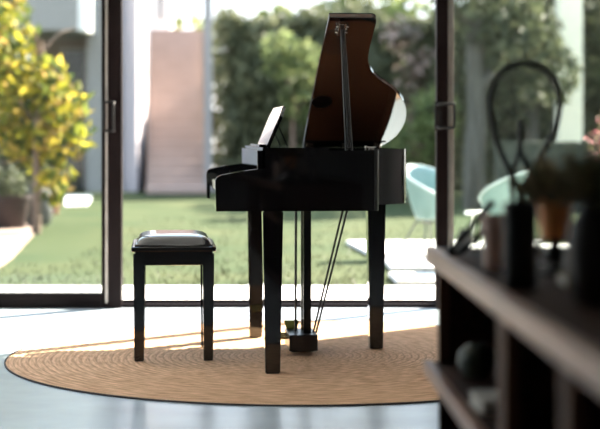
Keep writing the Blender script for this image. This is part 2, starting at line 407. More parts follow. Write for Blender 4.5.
def slab(name, pts, m, z0, z1, label, cat, group=None, bev=0.01):
    b = BM(); prism(b, pts, lambda p, t: (p[0], p[1], z1 if t else z0), bev)
    return tag(obj(name, b, m), label, cat, group)
slab('stepping_slab', [(X(346, 14.9), 14.9), (2.6, 14.9), (2.6, 13.25), (X(372, 13.25), 13.25)], 'patio', -0.025, 0.012, 'white concrete stepping slab farthest from the doors, under the left mint chair', 'paving slab', 'concrete stepping slabs on the lawn')
slab('stepping_slab', [(X(384, 12.78), 12.78), (2.6, 12.78), (2.6, 11.98), (X(390, 11.98), 11.98)], 'patio', -0.025, 0.012, 'white concrete stepping slab, middle one between lawn and patio', 'paving slab', 'concrete stepping slabs on the lawn')
slab('stepping_slab', [(X(388, 11.52), 11.52), (2.6, 11.52), (2.6, 10.85), (X(397, 10.85), 10.85)], 'patio', -0.025, 0.012, 'white concrete stepping slab nearest the patio edge', 'paving slab', 'concrete stepping slabs on the lawn')
slab('garden_path', [(-7, 19.3), (X(44, 19.0), 19.0), (X(42, 17.9), 17.9), (X(28, 15.5), 15.5), (X(12, 13.2), 13.2), (X(-20, 11.2), 11.2), (-7, 11.2)], 'path', -0.1, -0.005, 'pinkish garden path curving past the brown planter', 'path')['kind'] = 'structure'
slab('paving_slab', [(X(64, 22.6), 22.6), (X(88, 22.9), 22.9), (X(92, 26.2), 26.2), (X(66, 26.2), 26.2)], 'whitewall', -0.025, 0.0, 'small bright white paving slab below the yellow tree', 'paving slab')

# ------------------------------------------------------------------ outdoors: house and stairs
h = thing('house', 'pale grey house with balcony behind the yellow tree', 'house', (0, 0, 0))
b = BM(); box(b, -12, X(121, 28.2), 29.4, 30, -0.02, 4.3); obj('wall', b, 'beige', h)
b = BM(); box(b, X(120, 28.2), -2.895, 28.2, 30.05, -0.02, 4.3); obj('wall', b, 'stucco', h, label='lavender grey wall beside the staircase')
b = BM(); box(b, X(87, 28), X(121, 28), 28.0, 28.4, -0.02, 4.3); obj('pillar', b, 'greywall', h)
bl = BM(); box(bl, -9, X(80, 27), 26.9, 29.4, Z(29, 27), Z(29, 27) + 0.95, 0.02); bl = obj('balcony', bl, 'greywall', h)
b = BM(); box(b, X(79, 27), X(88, 27), 26.85, 29.4, Z(30, 27), Z(30, 27) + 0.98, 0.03); obj('end_wall', b, 'whitewall', bl)
dr = BM(); box(dr, X(64, 29.3), X(84, 29.3), 29.33, 29.4, -0.02, Z(50, 29.3)); dr = obj('door', dr, 'darkglass', h)
b = BM(); x0, x1, zt = X(64, 29.3), X(84, 29.3), Z(50, 29.3)
box(b, x0 - 0.05, x0, 29.3, 29.4, -0.02, zt); box(b, x1, x1 + 0.05, 29.3, 29.4, -0.02, zt); box(b, x0 - 0.05, x1 + 0.05, 29.3, 29.4, zt, zt + 0.06)
obj('door_frame', b, 'greywall', dr)

st = thing('outdoor_staircase', 'straight pinkish outdoor staircase rising beside the pale house wall', 'staircase', (-2.28, 28, 0), R(4.5))
sx0, sx1 = -0.425, 0.58
ns = 18
for k in range(ns):
    b = BM(); box(b, sx0, sx1, 0.25 * k, 0.25 * (k + 1) + 0.02, -0.02, 0.174 * (k + 1), 0.008); obj('step', b, 'step', st)
b = BM(); box(b, sx0 - 0.0, sx1 + 0.12, -0.7, 0.0, -0.02, 0.09, 0.01); obj('foot_slab', b, 'step', st)
b = BM(); box(b, sx1 + 0.0, sx1 + 0.15, 0.0, 0.14, -0.02, 3.75, 0.01); obj('end_post', b, 'greywall', st, label='slim pale post on the right of the steps')
b = BM(); box(b, sx0 - 0.02, sx1 + 0.12, 4.5, 6.0, -0.02, 3.13); obj('landing', b, 'step', st)
w = thing('upper_wall', 'white upper storey wall at the head of the stairs', 'wall', (0, 0, 0))
b = BM(); box(b, -4.2, X(172, 34.2), 34.1, 34.5, 0, 5.0); obj('wall', b, 'whitewall', w)
b = BM(); box(b, X(159.2, 34.05), X(162, 34.05), 34.02, 34.1, Z(18, 34), 5.0); obj('downpipe', b, 'greypot', w)

# ------------------------------------------------------------------ outdoors: planting
def trunk_bm(base, top, r0, r1, seed, limbs=4, spread=0.8):
    rnd = random.Random(seed); b = BM()
    base, top = Vector(base), Vector(top)
    p = [base.lerp(top, t) + Vector((rnd.gauss(0, 0.03), rnd.gauss(0, 0.03), 0)) for t in (0, 0.25, 0.5, 0.75, 1)]
    p[0] = base
    tube(b, catmull(p, 4), [r0 + (r1 - r0) * k / 16 for k in range(17)], 9)
    for k in range(limbs):
        s = base.lerp(top, rnd.uniform(0.45, 0.95)); a = rnd.random() * 6.28
        e = s + Vector((math.cos(a) * spread, math.sin(a) * spread, spread * rnd.uniform(0.5, 1.1)))
        tube(b, catmull([s, s.lerp(e, 0.5) + Vector((0, 0, 0.08)), e], 4), [r1 * (1 - 0.08 * q) for q in range(9)], 7)
    return b

def plant(name, label, cat, base, blobs, n, size, leafm, trunk=None, barkm='bark', seed=1, group=None, shell=0.5, limbs=4, spread=0.8):
    t = thing(name, label, cat, base, 0, group)
    if trunk:
        obj('trunk', trunk_bm((0, 0, 0), (trunk[0], trunk[1], trunk[2]), trunk[3], trunk[4], seed, limbs, spread), barkm, t, 50)
    b = BM(); blob_leaves(b, blobs, n, size, seed, shell); obj('foliage', b, leafm, t)
    return t

# yellow tree at the left, 16.5 m away
dT = 16.5
plant('yellow_leaved_tree', 'small sunlit tree with yellow green leaves beyond the left glass door', 'tree', (X(36, dT), dT, -0.02),
      [(-0.45, 0, 2.15, 0.46, 0.5, 0.55), (-0.12, 0, 1.66, 0.42, 0.5, 0.30), (0.24, 0, 1.38, 0.34, 0.4, 0.27), (0.30, 0, 1.02, 0.32, 0.4, 0.28), (0.18, 0, 0.58, 0.22, 0.3, 0.28), (-0.35, 0.2, 1.25, 0.40, 0.4, 0.45), (-0.08, 0.2, 0.95, 0.3, 0.4, 0.3)],
      1500, 0.17, 'L_yellow', (0.02, 0, 2.0, 0.05, 0.022, ), 'bark', 5, shell=0.25, spread=0.45)
plant('green_shrub', 'dull green shrub behind the brown planter under the yellow tree', 'shrub', (X(8, 18.2), 18.2, -0.02),
      [(-0.1, 0, 0.85, 0.5, 0.4, 0.55), (0.25, 0, 0.5, 0.3, 0.3, 0.35)], 900, 0.14, 'L_dark', (0, 0, 0.7, 0.03, 0.02), 'bark', 12, spread=0.25)
t = thing('planter', 'brown tapered planter on the pink path at the left edge', 'planter', (X(8, 17.2), 17.2, -0.005))
b = BM(); lathe(b, [(0.17, 0), (0.18, 0.01), (0.24, 0.30), (0.26, 0.31), (0.26, 0.35), (0.225, 0.35), (0.22, 0.28)], seg=4 * 8); obj('pot', b, 'brownpot', t, 40)
b = BM(); lathe(b, [(0.215, 0.27), (0.215, 0.29), (0.1, 0.31)]); obj('soil', b, 'soil', t)
b = BM(); blob_leaves(b, [(0, 0, 0.5, 0.22, 0.22, 0.2)], 140, 0.12, 31, 0.1); obj('foliage', b, 'L_dark', t)
t = tag(obj('garden_pot', lathe(BM(), [(0.10, 0), (0.15, 0.05), (0.17, 0.22), (0.13, 0.38), (0.10, 0.44), (0.12, 0.47), (0.10, 0.47), (0.08, 0.40)]), 'greypot', None, 40), 'grey round stone pot right of the brown planter', 'pot'); t.location = (X(38, 17.6), 17.6, -0.005)
t = tag(obj('clay_pot', lathe(BM(), [(0.06, 0), (0.09, 0.15), (0.1, 0.15), (0.1, 0.18), (0.08, 0.18), (0.075, 0.13)]), 'redpot', None, 40), 'small red clay pot at the edge of the lawn below the yellow tree', 'pot'); t.location = (X(53, 20.5), 20.5, -0.03)

# hedge: leafy shell over a dark woody core
def hedge(name, label, x0, x1, y0, y1, h, n, size, leafm, seed):
    t = thing(name, label, 'hedge', ((x0 + x1) / 2, y0, -0.03))
    w = x1 - x0; dp = y1 - y0; rnd = random.Random(seed)
    b = BM(); box(b, -w / 2 + 0.2, w / 2 - 0.2, 0.25, dp - 0.2, 0, h - 0.3)
    bmesh.ops.subdivide_edges(b, edges=b.edges[:], cuts=6, use_grid_fill=True)
    for v in b.verts: v.co += Vector((rnd.gauss(0, .05), rnd.gauss(0, .06), rnd.gauss(0, .05) if v.co.z > 0.1 else 0))
    obj('branches', b, 'hedgecore', t)
    b = BM()
    for _ in range(n):
        x = rnd.uniform(-w / 2, w / 2); bul = 0.18 * math.sin(x * 2.3 + seed) + 0.1 * math.sin(x * 5.1)
        if rnd.random() < 0.78:
            z = h * rnd.random(); c = Vector((x, 0.12 + bul * 0.8 + 0.12 * math.sin(z * 3 + x) + rnd.gauss(0, 0.1), z))
        else:
            c = Vector((x, rnd.uniform(0, dp), h - 0.1 + bul + rnd.gauss(0, 0.12)))
        leaf(b, c, size * rnd.uniform(0.6, 1.3), rnd)
    obj('foliage', b, leafm, t)
    return t
hedge('clipped_hedge', 'tall dark green hedge behind the lawn right of the staircase', X(217.5, 28), 3.3, 28.2, 29.2, 3.1, 8200, 0.2, 'L_hedge', 2)
hedge('boundary_hedge', 'dull dark hedge at the back seen through the right glass door', 2.72, 8.5, 26.4, 27.6, 4.6, 8000, 0.2, 'L_dark', 4)

plant('bright_green_tree', 'bright green tree behind the hedge above the piano music desk', 'tree', (X(292, 31), 31, -0.03),
      [(0, 0, 2.9, 0.75, 0.7, 0.6), (0.45, 0, 2.3, 0.5, 0.6, 0.5), (-0.35, 0.1, 3.25, 0.45, 0.5, 0.35)], 900, 0.24, 'L_bright', (0, 0, 3.0, 0.08, 0.04), 'bark', 21)
plant('green_shrub', 'light green loose shrub in front of the hedge left of the piano lid', 'shrub', (X(290, 27), 27, -0.03),
      [(0.1, 0, 2.25, 0.55, 0.4, 0.4), (0.3, 0, 1.65, 0.5, 0.4, 0.45), (-0.2, 0, 2.5, 0.35, 0.3, 0.28)], 620, 0.2, 'L_bright', (0.1, 0, 1.7, 0.05, 0.03), 'bark', 22, spread=0.4)
plant('yellow_green_tree', 'pale yellow green tree top above the hedge beside the stairs', 'tree', (X(236, 37.5), 37.5, -0.03),
      [(0, 0, 3.2, 0.85, 0.6, 0.6), (-1.1, 0.3, 3.35, 0.5, 0.5, 0.7)], 420, 0.22, 'L_yellow', (0, 0, 2.9, 0.08, 0.04), 'bark', 23)
plant('garden_tree', 'leafy green tree directly behind the raised piano lid', 'tree', (X(345, 33), 33, -0.03),
      [(0.0, 0, 3.3, 0.7, 0.8, 0.8), (0.7, 0, 3.9, 0.8, 0.8, 0.9), (1.3, 0, 3.0, 0.9, 0.8, 0.9), (0.3, 0, 4.6, 0.6, 0.6, 0.5)], 1300, 0.26, 'L_green', (0.4, 0, 3.6, 0.12, 0.05), 'bark', 24)
plant('green_shrub', 'narrow dark shrub between the stair post and the clipped hedge', 'shrub', (X(217, 35), 35, -0.03),
      [(0, 0, 3.1, 0.33, 0.3, 0.6), (0, 0, 1.9, 0.36, 0.3, 0.75), (0, 0, 0.8, 0.36, 0.3, 0.75)], 1100, 0.18, 'L_hedge', (0, 0, 2.6, 0.05, 0.03), 'bark', 33, spread=0.12)
plant('blossom_shrub', 'tall shrub with pale pink blossom left of the right door stile', 'shrub', (X(408, 26), 26, -0.03),
      [(-0.1, 0, 2.65, 0.36, 0.4, 0.3), (0.15, 0, 2.2, 0.35, 0.4, 0.35), (0.0, 0, 1.85, 0.25, 0.4, 0.25)], 360, 0.2, 'L_pale', (0, 0, 2.2, 0.04, 0.025), 'bark', 25, spread=0.35, shell=0.2)
plant('green_shrub', 'mid green shrub low behind the left mint chair', 'shrub', (X(412, 24), 24, -0.03),
      [(0, 0, 0.9, 0.5, 0.4, 0.45), (0.35, 0, 1.3, 0.4, 0.4, 0.5), (-0.25, 0, 0.5, 0.35, 0.3, 0.4)], 700, 0.16, 'L_green', (0, 0, 0.9, 0.04, 0.03), 'bark', 26, spread=0.3)
plant('garden_tree', 'dark tall tree filling the top of the right glass door', 'tree', (X(510, 27), 24.7, -0.03),
      [(-0.6, 0, 2.9, 0.9, 0.8, 0.9), (0.6, 0, 2.6, 0.9, 0.8, 1.0), (1.6, 0, 3.2, 0.9, 0.8, 1.0), (0, 0, 3.9, 1.0, 0.8, 0.7), (-0.9, 0.2, 2.0, 0.6, 0.6, 0.6), (-0.2, 0, 1.7, 0.7, 0.6, 0.6)], 3000, 0.22, 'L_dark', (0, 0, 3.2, 0.14, 0.06), 'greybark', 27)
plant('grey_trunk_tree', 'tree with a thick grey trunk close right of the door stile', 'tree', (X(474, 22), 22, -0.03),
      [(0.1, 0, 2.9, 0.7, 0.6, 0.6), (0.6, 0, 2.4, 0.6, 0.5, 0.6), (1.0, 0.1, 1.9, 0.5, 0.5, 0.5)], 1100, 0.2, 'L_dark', (0.05, 0, 2.7, 0.16, 0.12), 'greybark', 28, spread=0.45)
plant('flowering_shrub', 'pink flowering shrub at the far right edge of the glass door', 'shrub', (X(603, 13.5), 13.5, -0.03),
      [(0.02, 0, 0.98, 0.17, 0.2, 0.26), (0.05, 0, 0.62, 0.2, 0.2, 0.3)], 420, 0.055, 'L_pink', (0, 0, 0.9, 0.02, 0.012), 'bark', 29, spread=0.15, shell=0.2)
t = thing('garden_wall', 'low grey green garden wall behind the cabinet plants', 'wall', (2.0, 21, -0.03))
b = BM(); box(b, X(497, 21) - 2.0, 4, 0, 0.25, 0, Z(141, 21), 0.01); obj('wall', b, 'fence', t)
b = BM(); box(b, X(497, 21) - 2.03, 4, -0.04, 0.29, Z(141, 21), Z(138, 21), 0.01); obj('coping', b, 'fence', t)
t = tag(obj('garden_post', box(BM(), X(558.5, 23.2), X(583, 23.2), 23.2, 23.55, -0.03, 4.2, 0.02), 'postwhite'), 'white square post standing behind the low garden wall', 'post')

# mint bucket chairs
def mint_chair(label, x, y, rz):
    t = thing('garden_chair', label, 'chair', (x, y, 0.012), rz, 'mint chairs on the stepping slabs')
    b = BM(); NU, NV = 28, 10; grid = []
    # shell: an oval bowl, high at the back, low at the front lip
    for j in range(NV + 1):
        v = j / NV; row = []
        for i in range(NU):
            a = 2 * math.pi * i / NU; cx, sy = math.cos(a), math.sin(a)
            back = 0.5 - 0.5 * cx                        # 1 at the back (-x)
            rr = 0.085 + 0.105 * v ** 0.8
            row.append(b.verts.new((cx * rr * 1.05 - 0.05 * v * back, sy * rr * 1.05, 0.28 + (0.20 + 0.25 * back ** 0.6) * v ** 1.15)))
        grid.append(row)
    for j in range(NV):
        for i in range(NU):
            b.faces.new((grid[j][i], grid[j][(i + 1) % NU], grid[j + 1][(i + 1) % NU], grid[j + 1][i]))
    b.faces.new(grid[0][::-1])
    o = obj('shell', b, 'mint', t, 60); md = o.modifiers.new('thickness', 'SOLIDIFY'); md.thickness = 0.014
    rim = [(math.cos(a) * 0.19 * 1.05 - 0.05 * (0.5 - 0.5 * math.cos(a)), math.sin(a) * 0.19 * 1.05, 0.28 + 0.20 + 0.25 * (0.5 - 0.5 * math.cos(a)) ** 0.6) for a in [2 * math.pi * i / 28 for i in range(28)]]
    b = BM(); tube(b, rim, 0.011, 8, True); obj('rim', b, 'mintrim', t, 60)
    for sx, sy in ((-1, -1), (-1, 1), (1, -1), (1, 1)):
        b = BM(); tube(b, [(sx * 0.06, sy * 0.06, 0.285), (sx * 0.19, sy * 0.17, 0.0)], 0.008, 8); obj('leg', b, 'wire', t, 60)
    b = BM(); tube(b, [(-0.081, -0.078, 0.255), (0.081, -0.078, 0.255), (0.081, 0.078, 0.255), (-0.081, 0.078, 0.255)], 0.006, 6, True); obj('stretcher', b, 'wire', t)
    return t
mint_chair('mint green bucket chair just left of the right door stile', X(428, 13.4), 13.4, R(-60))
mint_chair('pale mint bucket chair behind the cabinet ornaments', X(506, 12.0), 12.0, R(150))
t = thing('garden_table', 'small white garden table left of the right mint chair', 'table', (X(483, 12.9), 12.9, 0.012))
b = BM(); lathe(b, [(0.14, 0), (0.15, 0.004), (0.15, 0.02), (0.14, 0.024)], z=0.345); obj('tabletop', b, 'whitewall', t, 40)
for k in range(3):
    a = k * 2.094 + 0.5; b = BM(); tube(b, [(math.cos(a) * 0.08, math.sin(a) * 0.08, 0.346), (math.cos(a) * 0.13, math.sin(a) * 0.13, 0)], 0.008, 8); obj('leg', b, 'whitewall', t, 60)

# ------------------------------------------------------------------ rug
RUGX, RUGY, RR = 0.01, 7.24, 1.33
b = BM(); seg = 144; nr = 40; rings = []
rnd = random.Random(5)
c0 = b.verts.new((0, 0, 0.005))
prof = []
for k in range(nr):
    w = RR / nr
    for q, hh in ((0.25, 0.0055), (0.5, 0.0065), (0.75, 0.0055), (1.0, 0.0030)):
        prof.append(((k + q) * w, hh))
prof.append((RR + 0.003, 0.002)); prof.append((RR, 0.0005))
for r, z in prof:
    rings.append([b.verts.new((math.cos(2 * math.pi * k / seg) * r, math.sin(2 * math.pi * k / seg) * r, z)) for k in range(seg)])
for k in range(seg): b.faces.new((c0, rings[0][k], rings[0][(k + 1) % seg]))
for a_, b_ in zip(rings, rings[1:]):
    for k in range(seg): b.faces.new((a_[k], b_[k], b_[(k + 1) % seg], a_[(k + 1) % seg]))
rug = thing('jute_rug', 'round braided jute rug under the grand piano and stool', 'rug', (RUGX, RUGY, 0.0))
obj('braid', b, 'rug', rug, 80)
b = BM(); tube(b, [(math.cos(2 * math.pi * k / seg) * (RR + 0.004), math.sin(2 * math.pi * k / seg) * (RR + 0.004), 0.0040) for k in range(seg)], 0.0038, 8, True)
obj('binding', b, 'rugedge', rug, 80)
ZR = 0.0072

# ------------------------------------------------------------------ grand piano
P = thing('grand_piano', 'glossy black baby grand piano with raised lid on the jute rug', 'piano', (-0.35, 6.62, ZR), R(5))
zr = -ZR                                              # local heights measured from the floor
VB = 1.38                                             # width, treble side v = 0 to bass side
ZT, ZB = 0.945 + zr, 0.691 + zr
tailcurve = [(0.665, 0.0), (0.685, 0.02), (0.688, 0.10), (0.690, 0.24), (0.695, 0.36), (0.712, 0.48), (0.755, 0.560), (0.83, 0.615), (0.893, 0.69), (0.921, 0.77), (0.930, 0.86), (0.932, 0.95), (0.935, 1.04), (0.924, 1.14), (0.903, 1.25), (0.875, 1.35), (0.86, VB)]
tc2 = [(p.x, p.y) for p in catmull([(u, v, 0) for u, v in tailcurve], 5)]
UF = 0.205
body_out = [(UF, 0.0)] + [(0.35, 0.0), (0.5, 0.0)] + tc2 + [(0.5, VB), (UF, VB)]
# rim shell: outer wall with an inner cavity behind the fixed deck
def inset(pts, d):
    n = len(pts); out = []
    for i in range(n):
        p0, p1, p2 = Vector(pts[i - 1]), Vector(pts[i]), Vector(pts[(i + 1) % n])
        e1 = (p1 - p0).normalized(); e2 = (p2 - p1).normalized()
        nn = Vector((-e1.y, e1.x)) + Vector((-e2.y, e2.x)); nn.normalize()
        k = max(0.5, nn.dot(Vector((-e1.y, e1.x))))
        out.append(tuple(p1 + nn * d / k))
    return out
b = BM(); ino = inset(body_out, 0.035)
oa = [b.verts.new((u, v, ZB)) for u, v in body_out]; ob = [b.verts.new((u, v, ZT)) for u, v in body_out]
ia = [b.verts.new((u, v, ZB + 0.02)) for u, v in ino]; ib = [b.verts.new((u, v, ZT)) for u, v in ino]
n = len(oa)
for i in range(n):
    j = (i + 1) % n
    b.faces.new((oa[i], oa[j], ob[j], ob[i])); b.faces.new((ob[i], ob[j], ib[j], ib[i])); b.faces.new((ib[i], ib[j], ia[j], ia[i]))
b.faces.new(oa[::-1]); b.faces.new(ia)
obj('case', b, 'black', P, 35)
b = BM(); prism(b, [(UF - 0.012, -0.004), (0.475, -0.004), (0.475, VB + 0.004), (UF - 0.012, VB + 0.004)], lambda p, t: (p[0], p[1], ZT + (0.012 if t else 0.0)), 0.003); obj('front_deck', b, 'black', P)
b = BM(); soun = inset(body_out, 0.037); soun = [(max(u, 0.475), v) for u, v in soun if u > 0.3]
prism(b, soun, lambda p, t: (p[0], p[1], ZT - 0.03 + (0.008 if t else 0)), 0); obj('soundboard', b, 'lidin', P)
b = BM(); lathe(b, [(0.07, 0), (0.07, 0.006), (0.06, 0.008)], 0.60, 0.75, ZT - 0.022, 32); obj('speaker_grille', b, 'blacksat', P, label='round black speaker grille inside the case')
# key arms (cheeks), key bed, keyslip, fallboard, keys
cheek = [(0.0, ZB), (UF + 0.005, ZB), (UF + 0.005, 0.872 + zr), (0.10, 0.858 + zr), (0.02, 0.842 + zr), (0.004, 0.834 + zr), (-0.003, 0.82 + zr)]
for v0 in (0.0, VB - 0.055):
    b = BM(); prism(b, cheek, lambda p, t: (p[0], v0 + 0.055 * t, p[1]), 0.004); obj('key_cheek', b, 'black', P)
b = BM(); box(b, 0.03, UF + 0.005, 0.055, VB - 0.055, ZB, 0.735 + zr); obj('key_bed', b, 'black', P)
b = BM(); box(b, 0.008, 0.034, 0.055, VB - 0.055, ZB, 0.765 + zr, 0.003); obj('key_slip', b, 'black', P)
b = BM(); box(b, UF - 0.03, UF - 0.004, 0.055, VB - 0.055, 0.78 + zr, ZT, 0.003); obj('fallboard', b, 'black', P)
kw = (VB - 0.112) / 52
def key_bm(bm, v0, v1, u0, u1, z0, z1): box(bm, u0, u1, v0, v1, z0, z1, 0.001)
# keys run bass (far) to treble (near)
for k in range(52):
    v1 = VB - 0.056 - kw * k; b = BM(); key_bm(b, v1 - kw + 0.0006, v1 - 0.0006, 0.028, UF - 0.03, 0.738 + zr, 0.788 + zr); obj('white_key', b, 'ivory', P)
for k in range(51):
    if (k + 5) % 7 in (0, 1, 3, 4, 5):
        v1 = VB - 0.056 - kw * (k + 1); b = BM(); key_bm(b, v1 - 0.0055, v1 + 0.0055, 0.078, UF - 0.03, 0.786 + zr, 0.800 + zr); obj('black_key', b, 'ebony', P)
# legs
def pleg(u, v):
    b = BM(); taper(b, u, v, 0.0, ZB, 0.062, 0.062, 0.086, 0.086, 0.004); obj('leg', b, 'black', P)
pleg(0.239, 0.055); pleg(0.239, 1.25); pleg(0.776, 0.775)
# pedal lyre
ly = BM(); box(ly, 0.352, 0.482, 0.56, 0.83, 0.020, 0.093, 0.004); box(ly, 0.365, 0.465, 0.60, 0.79, 0.012, 0.025)
taper(ly, 0.44, 0.64, 0.085, ZB, 0.036, 0.022, 0.036, 0.022, 0.002); taper(ly, 0.44, 0.76, 0.085, ZB, 0.036, 0.022, 0.036, 0.022, 0.002)
box(ly, 0.37, 0.40, 0.67, 0.72, 0.001, 0.02, 0.003)
ly = obj('pedal_lyre', ly, 'blacksat', P)
for v in (0.62, 0.695, 0.77):
    b = BM(); tube(b, catmull([(0.36, v, 0.074), (0.30, v, 0.072), (0.25, v, 0.064)], 4), [0.006, 0.006, 0.007, 0.008, 0.009, 0.010, 0.011, 0.011, 0.009], 8); obj('pedal', b, 'brass', ly, 60)
b = BM(); tube(b, [(0.392, 0.70, 0.09), (0.394, 0.70, ZB)], 0.006, 8); obj('pedal_rod', b, 'iron', ly, 60)
b = BM(); prism(b, [(0.345, 0.132), (0.415, 0.132), (0.408, 0.0932), (0.358, 0.0932)], lambda p, t: (p[0], 0.79 + 0.03 * t, p[1]), 0.002); obj('lyre_wedge', b, 'yellow_green', ly)  # yellow-green wedge on top of the pedal box
for v, du in ((0.66, -0.013), (0.70, 0.013)):
    b = BM(); tube(b, [(0.478 + du * 0.7, v, 0.085), (0.628 + du, v, ZB + 0.002)], 0.0052, 8); obj('brace_rod', b, 'iron', ly, 60)
# music desk
md_ = BM(); dv0, dv1 = 0.34, 1.02
mt = Matrix.Translation((0.232, 0, ZT + 0.012)) @ Matrix.Rotation(R(23), 4, 'Y')
prism(md_, [(dv0, 0), (dv1, 0), (dv1, 0.15), (dv1 - 0.06, 0.198), (dv0 + 0.06, 0.198), (dv0, 0.15)], lambda p, t: mt @ Vector((0.016 * t, p[0], p[1])), 0.003)
md_ = obj('music_desk', md_, 'black', P)
b = BM(); box(b, 0.20, 0.234, dv0, dv1, ZT + 0.012, ZT + 0.024, 0.003); obj('ledge', b, 'black', md_)
for v in (0.46, 0.90):
    b = BM(); tube(b, [tuple(mt @ Vector((0.016, v, 0.115))), (0.335, v, ZT + 0.014)], 0.0035, 6); obj('strut', b, 'iron', md_)
# lid: hinged along the bass side, raised 27 degrees
TH = R(27); VH, ZH = 1.36, 0.950 + zr
def lidpt(u, s, t): return Vector((u, VH - s * math.cos(TH) + t * math.sin(TH), ZH + s * math.sin(TH) + t * math.cos(TH)))
lo = [(0.486, 0.0), (0.486, 0.3), (0.490, 0.7), (0.497, 1.1), (0.500, 1.262)] + [(p.x, p.y) for p in catmull([(0.690, 1.262, 0), (0.706, 1.245, 0), (0.711, 1.2, 0), (0.709, 1.08, 0), (0.709, 0.96, 0), (0.718, 0.86, 0), (0.745, 0.775, 0), (0.79, 0.702, 0), (0.857, 0.618, 0), (0.922, 0.51, 0), (0.957, 0.395, 0), (0.968, 0.27, 0), (0.952, 0.145, 0), (0.92, 0.06, 0), (0.88, 0.0, 0)], 4)]
lid = BM(); prism(lid, lo, lambda p, t: lidpt(p[0], p[1], 0.018 * t), 0.002); lid = obj('lid', lid, 'lidin', P)  # brown underside colour stands in for the case reflected in black lacquer
b = BM(); prism(b, lo, lambda p, t: lidpt(p[0], p[1], 0.0185 + 0.003 * t), 0.0005); obj('lid_top', b, 'black', lid)
b = BM(); prism(b, [(0.5, 1.235), (0.69, 1.235), (0.70, 1.24), (0.69, 1.26), (0.5, 1.26)], lambda p, t: lidpt(p[0], p[1], -0.004 * t - 0.0002), 0.001); obj('edge_strip', b, 'black', lid)
b = BM(); prism(b, [(0.49, -0.0), (0.86, -0.0), (0.90, 0.06), (0.487, 0.06)], lambda p, t: lidpt(p[0], p[1], -0.004 * t - 0.0002), 0.001); obj('edge_strip', b, 'black', lid)  # black strip by the hinge stands in for the dark reflection there
b = BM(); pts = [(0.538 + 0.048 * math.cos(k * math.pi / 16), 0.483 + 0.06 * math.sin(k * math.pi / 16)) for k in range(32)]  # flat dark oval painted on the underside as a reflection
prism(b, pts, lambda p, t: lidpt(p[0], p[1], -0.003 * t - 0.0002), 0); obj('reflection_oval', b, 'blacksat', lid, label='black oval painted as a reflection on the lid')
b = BM()
for ds in (-0.02, 0.03):
    for du in (-0.022, 0.022):
        c = lidpt(0.564 + du, 1.165 + ds, -0.008); bmesh.ops.create_icosphere(b, subdivisions=2, radius=0.006, matrix=Matrix.Translation(c))
a0 = lidpt(0.564, 1.165, -0.006); box(b, -0.016, 0.016, -0.05, 0.05, -0.004, 0.004, 0.001, Matrix.Translation(a0) @ Matrix.Rotation(-TH, 4, 'X'))
obj('prop_bracket', b, 'chrome', lid, 60)
for u in (0.515, 0.70, 0.86):
    b = BM(); tube(b, [(u - 0.024, VH + 0.004, ZH - 0.002), (u + 0.024, VH + 0.004, ZH - 0.002)], 0.006, 8)
    box(b, u - 0.02, u + 0.02, VH - 0.035, VH - 0.004, ZH - 0.008, ZH - 0.004, 0.001)
    c = lidpt(u, 0.03, -0.006); box(b, -0.02, 0.02, -0.02, 0.02, -0.002, 0.002, 0.0005, Matrix.Translation(c) @ Matrix.Rotation(-TH, 4, 'X'))
    obj('hinge', b, 'chrome', lid, 60)
# lid prop (two parallel rods, joined by cross pins)
pp = BM(); e0 = Vector((0.562, 0.03, ZT - 0.002)); e1 = lidpt(0.566, 1.18, -0.012)
for s in (-1, 1):
    tube(pp, [e0 + Vector((s * 0.012, 0, 0)), e1 + Vector((s * 0.006, 0, 0))], 0.0048, 8)
for t_ in (0.02, 0.18, 0.98):
    c = e0.lerp(e1, t_); tube(pp, [c - Vector((0.013 - 0.006 * t_, 0, 0)), c + Vector((0.013 - 0.006 * t_, 0, 0))], 0.004, 8)
obj('lid_prop', pp, 'blacksat', P, 60)
b = BM(); tube(b, [e0.lerp(e1, 0.03), e0.lerp(e1, 0.985)], 0.0065, 8); obj('prop_core', b, 'blacksat', P, 60)
b = BM(); box(b, 0.645, 0.668, 0.02, 0.05, ZT - 0.001, ZT + 0.012, 0.002); box(b, 0.63, 0.637, 0.02, 0.05, ZT - 0.001, ZT + 0.02, 0.002); tube(b, [(0.626, 0.035, ZT + 0.012), (0.676, 0.035, ZT + 0.012)], 0.004, 8)
obj('prop_catch', b, 'chrome', P, 60)

# ------------------------------------------------------------------ stool
S = thing('piano_stool', 'black piano stool with padded leather seat in front of the keyboard', 'stool', (-0.572, 7.18, ZR), R(5))
sz = 0.0
ZS = 0.515 - ZR
b = BM(); box(b, -0.188, 0.188, -0.16, 0.36, ZS - 0.022, ZS, 0.005); obj('seat_board', b, 'black', S)
b = BM(); box(b, -0.172, 0.172, -0.145, 0.345, ZS - 0.083, ZS - 0.02, 0.003); obj('apron', b, 'black', S)
b = BM(); NU, NV = 22, 26; g = []
for j in range(NV + 1):
    row = []
    for i in range(NU + 1):
        u = -1 + 2 * i / NU; v = -1 + 2 * j / NV
        e = max(0.0, (1 - abs(u) ** 5) * (1 - abs(v) ** 7)); z = 0.052 * e ** 0.42
        row.append(b.verts.new((u * 0.170, 0.10 + v * 0.243, ZS - 0.001 + z)))
    g.append(row)
for j in range(NV):
    for i in range(NU): b.faces.new((g[j][i], g[j][i + 1], g[j + 1][i + 1], g[j + 1][i]))
rim = [g[0][i] for i in range(NU + 1)] + [g[j][NU] for j in range(1, NV + 1)] + [g[NV][i] for i in range(NU - 1, -1, -1)] + [g[j][0] for j in range(NV - 1, 0, -1)]
b.faces.new(rim[::-1])
cu = obj('cushion', b, 'leather', S, 70)
pts = [(sx, sy) for sx, sy in ((-0.169, -0.142), (0.169, -0.142), (0.169, 0.342), (-0.169, 0.342))]
b = BM(); tube(b, [(x, y, ZS + 0.004) for x, y in pts], 0.005, 8, True); obj('piping', b, 'leather', cu, 60)
